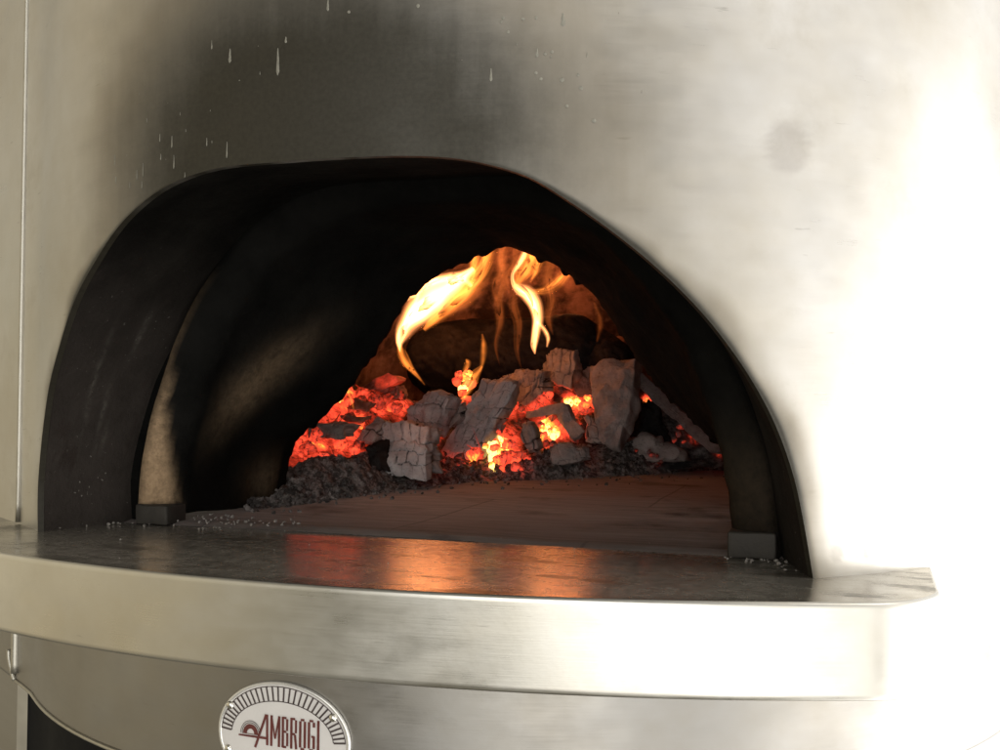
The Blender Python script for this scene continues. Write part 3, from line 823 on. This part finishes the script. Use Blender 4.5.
log('dull brown piece leaning over the red coals right of the bright window', [(553, 410), (566, 404), (584, 432), (572, 440)], 'log_brown', .03, 0, -.015, 16, nq=22)
log('grey-brown diagonal log left of the pale checked log end', [(377, 417), (386, 424), (372, 448), (354, 440)], 'log_brown', .05, 50, .0, 17, nq=26)
log('dark cinder lump tucked against the pale checked log end', [(360, 446), (379, 438), (381, 474), (362, 466)], 'log_black', .05, 40, -.0, 18, nq=24, rough=.01)
log('rounded brown log lying across the top of the left embers', [(354, 388), (388, 372), (399, 381), (362, 398)], 'log_red', .05, 0, .06, 19, nq=26, heatfn=lambda u, v, w: .36*gauss(u-.8, .5))
log('dull red-brown chunk among the left embers', [(379, 384), (398, 384), (398, 400), (380, 401)], 'log_red', .04, 60, .04, 20, nq=20)
log('flat dull slab resting on the red embers at the left', [(337, 415), (364, 413), (361, 425), (343, 424)], 'log_red', .04, 0, .0, 21, nq=22, heatfn=lambda u, v, w: .44*max(0, v-.4)*1.6)
log('cracked grey-red slab low in the left embers', [(313, 423), (345, 424), (341, 438), (310, 437)], 'log_brown', .04, 70, .0, 22, nq=26)

log('brown lump of char pressed against the upper side of the pale checked log', [(404, 408), (424, 401), (428, 418), (402, 422)], 'log_brown', .05, 60, .01, 23, nq=22)
log('dull red-brown slab at the upper left edge of the embers', [(352, 398), (372, 401), (366, 416), (346, 410)], 'log_red', .03, 0, .02, 24, nq=20, heatfn=lambda u, v, w: .40*max(0, v-.5)*2)
log('short charred piece between the orange hollow and the tall wedge', [(580, 414), (592, 413), (600, 442), (586, 440)], 'log_brown', .04, 55, .0, 25, nq=22, heatfn=lambda u, v, w: .5*max(0, .4-u)*2)
log('thin charred splinter crossing the orange coals below the upright block', [(522, 411), (560, 404), (562, 412), (524, 420)], 'log_brown', .03, 0, .0, 26, nq=22)
log('low brown-grey char piece in the ash left of the tall wedge', [(552, 447), (584, 444), (588, 462), (556, 464)], 'log_brown', .04, 55, -.03, 28, nq=24, rough=.012)
log('grey-brown ashy lump in the ash right of the tall wedge', [(622, 442), (668, 438), (682, 462), (628, 464)], 'log_brown', .05, 0, .02, 29, nq=28, rough=.016)
def yback(px, y): return at(px, 375, y)
# the big black log across the back
def round_log(name, label, a, b, r, mat, seed):
    verts, cr, faces = [], [], []; n = 64; L = (b-a).length; t = (b-a).normalized(); e1 = Vector((0, 0, 1)); e1 = (e1-t*e1.dot(t)).normalized(); e2 = t.cross(e1); m = 60
    for i in range(m+1):
        for k in range(n):
            q = 2*PI*k/n; c = a.lerp(b, i/m); d = e1*math.cos(q)+e2*math.sin(q)
            p = c+d*r; rr = r*(1-.55*abs(2*i/m-1)**7)*(1+.12*fbm(p*6+Vector((seed, 0, 0)), 3)+.05*fbm(p*22, 3))
            pl_ = noise.voronoi(Vector((i/m*L*26, q*4, seed)))[0]; g = pl_[1]-pl_[0]
            c1 = max(0, 1-g/.12); rr -= .006*c1
            verts.append(c+d*rr*(1 if 0 < i < m else .93)); cr.append(c1)
    faces = [(i*n+k, i*n+(k+1) % n, (i+1)*n+(k+1) % n, (i+1)*n+k) for i in range(m) for k in range(n)]
    for i in (0, m):
        verts.append(a.lerp(b, i/m)); cr.append(0); c = len(verts)-1
        faces += [(c, i*n+(k+1) % n, i*n+k) if i == 0 else (c, i*n+k, i*n+(k+1) % n) for k in range(n)]
    return tag(mesh(name, verts, faces, M[mat], None, True, None, {'crack': cr, 'glow': [0]*len(verts)}), label, 'charred log')
round_log('charred_log', 'thick black log lying across the back behind the flames', at(408, 362, 1.25), at(604, 352, 1.36), .080, 'log_black', 2)
round_log('charred_log', 'second black log end in the dark at the back right under the dome', at(560, 330, 1.46), at(625, 372, 1.30), .050, 'log_black', 6)

# glowing coals
def coal(px, py, r, h, seed, dy=0.0, label=None, group=None, mat='ember'):
    rs2 = random.Random(seed)
    c = at(px, py, yd(px, py)+dy); k = c.y+.73; R = r*k/FOC*1.02
    bm = bmesh.new()
    pts = []
    for _ in range(13):
        d = Vector((rs2.gauss(0, 1), rs2.gauss(0, 1), rs2.gauss(0, 1))).normalized()*rs2.uniform(.8, 1.08)
        pts.append(bm.verts.new(Vector((d.x*rs2.uniform(.8, 1.2), d.y*.8, d.z*rs2.uniform(.75, 1.1)))))
    res = bmesh.ops.convex_hull(bm, input=pts)
    bmesh.ops.delete(bm, geom=[g for g in res['geom_interior'] if isinstance(g, bmesh.types.BMVert)], context='VERTS')
    bmesh.ops.bevel(bm, geom=bm.edges[:], offset=.09, segments=1, affect='EDGES')
    bmesh.ops.triangulate(bm, faces=bm.faces[:])
    bmesh.ops.subdivide_edges(bm, edges=bm.edges[:], cuts=2, use_grid_fill=True)
    sv = Vector((seed*1.7, seed*.9, 4))
    for v in bm.verts: v.co += v.co.normalized()*(fbm(v.co*2.2+sv, 4)*.06)
    me = bpy.data.meshes.new('ember_coal')
    for v in bm.verts: v.co = v.co*R
    bm.to_mesh(me); bm.free()
    o = link('ember_coal', me, M[mat]); o.location = c
    a = me.attributes.new('glow', 'FLOAT', 'POINT')
    vals = []
    for v in me.vertices:
        dz = v.co.z/max(R, 1e-6); vals.append(h*(1-.10*dz)+.10*noise.noise(v.co*(2.2/R)+sv))
    a.data.foreach_set('value', vals)
    return tag(o, label, 'ember', group)
GL = {'left': ('glowing red coal in the heap of embers at the left of the fire', 'red coals at the left of the fire'),
      'hot': ('white-hot yellow coal low in the middle of the fire', 'white-hot coals low in the middle'),
      'top': ('yellow-orange coal in the gap above the leaning grey logs', 'coals in the gap above the leaning logs'),
      'win': ('orange coal in the hollow under the upright checked block', 'coals in the hollow under the upright block'),
      'low': ('small dull red coal in the ash below the leaning logs', 'dull red coals in the ash under the logs'),
      'right': ('small dull red cinder in the ash right of the wedge', 'red cinders right of the wedge')}
k = 100
def scatter(key, n, cx, cy_, rx, ry, r0, r1, hscale=1.0, hmin=.0, dy=.012):
    global k
    rr = random.Random(k*7+1)
    for _ in range(n):
        for _t in range(20):
            px = cx+rr.uniform(-1, 1)*rx; py = cy_+rr.uniform(-1, 1)*ry
            if ((px-cx)/rx)**2+((py-cy_)/ry)**2 <= 1: break
        k += 1
        h = max(hmin, heat(px, py))*hscale*rr.uniform(.52, 1.16)
        coal(px, py, rr.uniform(r0, r1)*1.22, h, k, dy+rr.uniform(-.012, .012), *GL[key])
scatter('left', 18, 345, 404, 34, 20, 5, 12, 1.0, .18)
scatter('left', 18, 330, 442, 34, 18, 4, 11, 1.0, .15)
scatter('left', 8, 294, 450, 12, 8, 3, 5, 1.0, .2)
scatter('left', 9, 364, 464, 12, 12, 3, 6.5, 1.0, .25, .0)
scatter('left', 6, 395, 404, 14, 10, 5, 8, 1.0, .5, .0)
scatter('hot', 24, 491, 447, 20, 20, 4, 8, 1.0, .6, -.050)
scatter('hot', 12, 512, 460, 18, 13, 3.5, 7, 1.0, .5, -.035)
scatter('top', 11, 468, 384, 13, 13, 4, 8, 1.0, .5, .0)
scatter('win', 13, 547, 431, 12, 17, 4, 8, 1.0, .5, .0)
scatter('win', 15, 530, 400, 24, 13, 4, 8, 1.0, .5, .0)
scatter('win', 8, 581, 403, 14, 8, 4, 7, 1.0, .6, .0)
scatter('win', 9, 572, 424, 13, 14, 4, 7, 1.0, .35, .0)
scatter('low', 18, 440, 466, 34, 12, 3.5, 7, 1.0, .3, -.01)
scatter('low', 8, 433, 432, 9, 14, 3.5, 6, 1.0, .5, .0)
scatter('right', 9, 690, 432, 26, 16, 2, 4, 1.0, .25, .02)
scatter('right', 7, 640, 458, 30, 8, 2, 4, 1.0, .2, -.02)
coal(650, 398, 7, .68, 901, -.03, 'single glowing red coal on the scorched stick')
coal(655, 386, 4, .05, 902, -.03, 'pale grey flake of ash on the upper end of the scorched stick', None, 'ash')

# ---------------------------------------------------------------- flames
def flame(label, strands, mat, y, depth=.75):
    """strands: list of polylines [(px, py, half-width px)]; each grows one tapered tongue of gas, all of one fire tongue."""
    verts, faces = [], []
    rf = random.Random(len(label)*13+len(strands))
    more = []
    for st in strands:
        wmax = max(p[2] for p in st)
        more.append(([(a, b, w*1.0) for a, b, w in st], .95))
        for q in range(0 if wmax < 3.5 else (3 if wmax < 8 else 6)):
            off = rf.uniform(-.85, .85); i0 = rf.choice((0, 0, 1)); i1 = len(st)-rf.choice((0, 0, 1, 2)); i1 = max(i1, i0+3)
            sub = st[i0:i1]; ln = len(sub)
            if ln < 3: continue
            ph = rf.uniform(0, 6); wv = []
            for k_, (a, b, w) in enumerate(sub):
                pa, pb = sub[max(k_-1, 0)], sub[min(k_+1, ln-1)]; tx, ty = pb[0]-pa[0], pb[1]-pa[1]; l_ = math.hypot(tx, ty) or 1
                o_ = w*(off+.35*math.sin(k_*1.1+ph)); taper = math.sin(PI*(k_+.35)/(ln-.3))**.8
                wv.append((a-ty/l_*o_, b+tx/l_*o_, max(.25, (.16*w+.7)*taper)))
            more.append((wv, .85))
    for st, dk in more:
        st3 = [Vector((a, b, w)) for a, b, w in st]; path = catmull(st3, max(14, 9*len(st)))
        U = [-1, -.8, -.6, -.4, -.2, 0, .2, .4, .6, .8, 1]; ring = [(u, 1) for u in U]+[(u, -1) for u in U[-2:0:-1]]
        n = len(ring); b0 = len(verts); dphase = random.random()*6
        for i, q in enumerate(path):
            t = i/(len(path)-1)
            a = path[max(i-1, 0)]; b = path[min(i+1, len(path)-1)]
            yy = y+.018*math.sin(t*4+dphase)
            c = at(q.x, q.y, yy); pa = at(a.x, a.y, yy); pb = at(b.x, b.y, yy)
            tg = (pb-pa).normalized(); side = tg.cross(Vector((0, 1, 0))).normalized(); fwd = Vector((0, 1, 0))
            r = max(q.z, .12)*1.45*(c.y-CAM.y)/FOC; skew = .45*math.sin(t*7+dphase*2)
            D = dk*min(r*depth*1.1, .026)*(.75+.5*noise.noise(Vector((t*6, dphase, 0))))
            for u, sg in ring:               # thick in the core, thinning to nothing at its edges
                uu = max(-1, min(1, u)); core = max(0, 1-abs((uu-skew*.5)/(1+(skew*.5 if uu < skew*.5 else -skew*.5))))**2.1
                verts.append(c+side*(r*uu)+fwd*(sg*(D*core+.00005)))
        m = len(path)
        for i in range(m-1):
            for kk in range(n): faces.append((b0+i*n+kk, b0+i*n+(kk+1) % n, b0+(i+1)*n+(kk+1) % n, b0+(i+1)*n+kk))
        faces.append(tuple(b0+kk for kk in range(n))[::-1]); faces.append(tuple(b0+(m-1)*n+kk for kk in range(n)))
    return tag(mesh('flame', verts, faces, M[mat], None, True), label, 'flame')
YFL = 1.10
flame('bright yellow-white flame curling up at the left of the fire', [
    [(400, 352, .6), (400, 342, 4), (404, 331, 8), (411, 320, 10), (420, 309, 13), (430, 299, 14), (441, 291, 13), (453, 284, 10), (464, 277, 6), (474, 269, 3)],
    [(398, 303, .3), (405, 299, 2.5), (415, 292, 5), (427, 285, 6), (440, 280, 5), (452, 277, 4.5), (464, 279, 4), (472, 286, 2)]], 'flame_hot', YFL)
flame('orange sheet of flame rising from the bright curl to the dome', [
    [(424, 330, 2), (440, 312, 8), (455, 299, 9), (469, 286, 9), (480, 271, 8), (487, 257, 7), (491, 243, 5), (493, 230, 2)],
    [(468, 290, 1), (474, 274, 5), (475, 259, 6), (474, 244, 5), (474, 230, 2)]], 'flame_mid', YFL+.03)
flame('thin orange thread of flame below the bright curl', [
    [(400, 345, 2), (401, 352, 4), (406, 362, 4), (413, 371, 2.6), (421, 380, 1.2), (425, 385, .4)]], 'flame_mid', YFL-.03)
flame('twisting yellow flame right of the middle', [
    [(535, 354, .5), (534, 345, 3), (536, 332, 4), (538, 318, 5), (535, 304, 6), (528, 294, 6.5), (520, 289, 5), (514, 284, 2.5), (513, 274, 2), (520, 262, 3), (526, 250, 3)],
    [(537, 321, 2), (543, 328, 2.2), (548, 338, 2), (547, 347, .8)]], 'flame_hot', YFL+.05)
flame('broad orange flame licking the crown of the arch', [
    [(515, 288, 1), (521, 278, 5), (528, 266, 7), (533, 254, 8), (537, 238, 4)],
    [(514, 285, .5), (517, 272, 2.4), (523, 261, 3), (528, 250, 3), (531, 238, 1)],
    [(530, 282, 1), (536, 270, 4), (541, 258, 4), (543, 244, 3)]], 'flame_mid', YFL+.07)
flame('short orange flame tongue bending right under the arch', [
    [(522, 292, 1), (534, 292, 3), (546, 290, 4), (556, 284, 5), (564, 276, 5), (571, 270, 4)]], 'flame_mid', YFL+.04)
flame('faint orange streaks of flame before the dark dome wall', [
    [(500, 366, .3), (496, 345, 2.4), (500, 322, 4.4), (498, 300, 6), (504, 278, 7), (502, 256, 6), (508, 235, 2)],
    [(522, 370, .3), (517, 350, 2.4), (519, 325, 4), (514, 304, 4.6), (516, 284, 3)],
    [(553, 335, .4), (549, 318, 4.2), (551, 300, 6), (546, 280, 7), (549, 258, 6), (545, 240, 2)]], 'flame_dim', YFL+.10)
flame('pair of orange flame streaks between the bright curl and the twisting flame', [
    [(498, 305, .4), (494, 288, 4), (500, 272, 6), (500, 256, 6), (508, 238, 2)],
    [(509, 295, .4), (508, 278, 4), (515, 264, 5), (516, 250, 5), (521, 236, 1.6)]], 'flame_dim', YFL+.06)
flame('small orange flame lapping over the rim of the black log', [
    [(440, 318, .4), (452, 312, 3), (466, 304, 4.4), (478, 292, 5), (488, 280, 4), (494, 266, 2)]], 'flame_dim', YFL+.09)
flame('small dim flame standing behind the long leaning log', [
    [(480, 372, 1), (483, 358, 3), (484, 346, 3), (482, 334, 1)]], 'flame_mid', YFL+.02, .5)
flame('tiny yellow flame on the coals above the leaning logs', [
    [(463, 378, 1), (465, 370, 2.6), (468, 363, 3), (466, 359, .8)]], 'flame_mid', YFL-.02)
flame('flame tip burning up from the yellow coals between leaning logs', [
    [(462, 402, 1), (465, 392, 5), (470, 382, 6), (476, 374, 4), (482, 366, 1.5)]], 'flame_mid', yd(470, 386)-.03)
flame('thin red flame at the right end under the arch', [
    [(597, 342, 1), (600, 328, 3), (598, 314, 3), (594, 302, 1.4)]], 'flame_dim', YFL+.03)
flame('short orange flame streak over the left embers', [
    [(354, 410, .8), (351, 400, 2), (348, 391, 1.4), (346, 386, .4)]], 'flame_mid', yd(350, 400)-.02)

# ---------------------------------------------------------------- light
def lamp(name, typ, energy, col, loc=None, direction=None, **kw):
    l = bpy.data.lights.new(name, typ); l.energy = energy; l.color = col
    for a, b in kw.items(): setattr(l, a, b)
    o = bpy.data.objects.new(name, l); C.objects.link(o)
    if loc is not None: o.location = loc
    if direction is not None: o.rotation_euler = Vector(direction).to_track_quat('-Z', 'Y').to_euler()
    return o
SUN = Vector((.62, -.26, .74)).normalized()
lamp('sun', 'SUN', .5, (1, .94, .86), None, -SUN, angle=math.radians(25))
fire = (1, .27, .08)
lamp('fire_light', 'POINT', .34, fire, at(440, 330, 1.02), shadow_soft_size=.05)
lamp('fire_light', 'POINT', .85, fire, at(560, 300, 1.38), shadow_soft_size=.05)
lamp('fire_light', 'POINT', .07, fire, at(420, 400, .72), shadow_soft_size=.05)

w = bpy.data.worlds.new('World'); bpy.context.scene.world = w; w.use_nodes = True
t = NT.__new__(NT); t.t = w.node_tree; t.n = t.t.nodes; t.n.clear()
out = t.n.new('ShaderNodeOutputWorld'); bg = t.n.new('ShaderNodeBackground')
sky = t.new('ShaderNodeTexSky', sky_type='NISHITA'); sky.sun_disc = False
sky.sun_elevation = math.asin(SUN.z); sky.sun_rotation = math.atan2(SUN.x, SUN.y)
gen = t.coord('Generated')
def lobe(az, el, inner, outer_):
    a, e = math.radians(az), math.radians(el)
    d = (math.sin(a)*math.cos(e), -math.cos(a)*math.cos(e), math.sin(e))
    n = t.new('ShaderNodeVectorMath', operation='DOT_PRODUCT'); t.put(n.inputs[0], gen); n.inputs[1].default_value = d
    return t.rng(n.outputs['Value'], math.cos(math.radians(outer_)), math.cos(math.radians(inner)), 0, 1, True)
def scale(c, s):
    n = t.new('ShaderNodeVectorMath', operation='SCALE'); t.put(n.inputs[0], c); t.put(n.inputs['Scale'], s); return n.outputs[0]
def add(a, b):
    n = t.new('ShaderNodeVectorMath', operation='ADD'); t.put(n.inputs[0], a); t.put(n.inputs[1], b); return n.outputs[0]
env = scale(sky.outputs[0], .012)
env = add(env, (.17, .155, .12))
env = add(env, scale((1.0, .97, .945), t.math('MULTIPLY', lobe(112, 2, 30, 92), 1.10)))    # bright open side, to the right
env = add(env, scale((1.0, .98, .96), t.math('MULTIPLY', lobe(118, -12, 12, 34), 2.2)))
env = add(env, scale((1.0, .98, .95), t.math('MULTIPLY', lobe(25, -12, 12, 25), 2.4)))      # sunlit ground behind the viewer
env = add(env, scale((1.0, .98, .96), t.math('MULTIPLY', lobe(98, -34, 24, 42), 2.3)))    # sunlit ground to the right
env = add(env, scale((1.0, .84, .56), t.math('MULTIPLY', lobe(-62, 8, 14, 46), .48)))     # warm surroundings to the left
env = add(env, scale((1.0, .98, .95), t.math('MULTIPLY', lobe(4, 10, 8, 22), 3.3)))      # unseen front fill, added so light reaches the logs
env = add(env, scale((1.0, .83, .52), t.math('MULTIPLY', lobe(-112, 10, 15, 46), .22)))
cl = t.noise(t.map(gen, (3, 3, 2.6)), 2.6, 4, .6, .5)
env = scale(env, t.rng(cl, .3, .7, .60, 1.40))                                            # uneven surroundings, seen only as blurred reflections
t.t.links.new(env, bg.inputs[0]); bg.inputs[1].default_value = 1.0
t.t.links.new(bg.outputs[0], out.inputs[0])

sc = bpy.context.scene
sc.view_settings.view_transform = 'Standard'; sc.view_settings.look = 'None'; sc.view_settings.exposure = 0; sc.view_settings.gamma = 1
sc.cycles.use_denoising = True
sc.cycles.max_bounces = 8; sc.cycles.volume_bounces = 0; sc.cycles.sample_clamp_indirect = 4
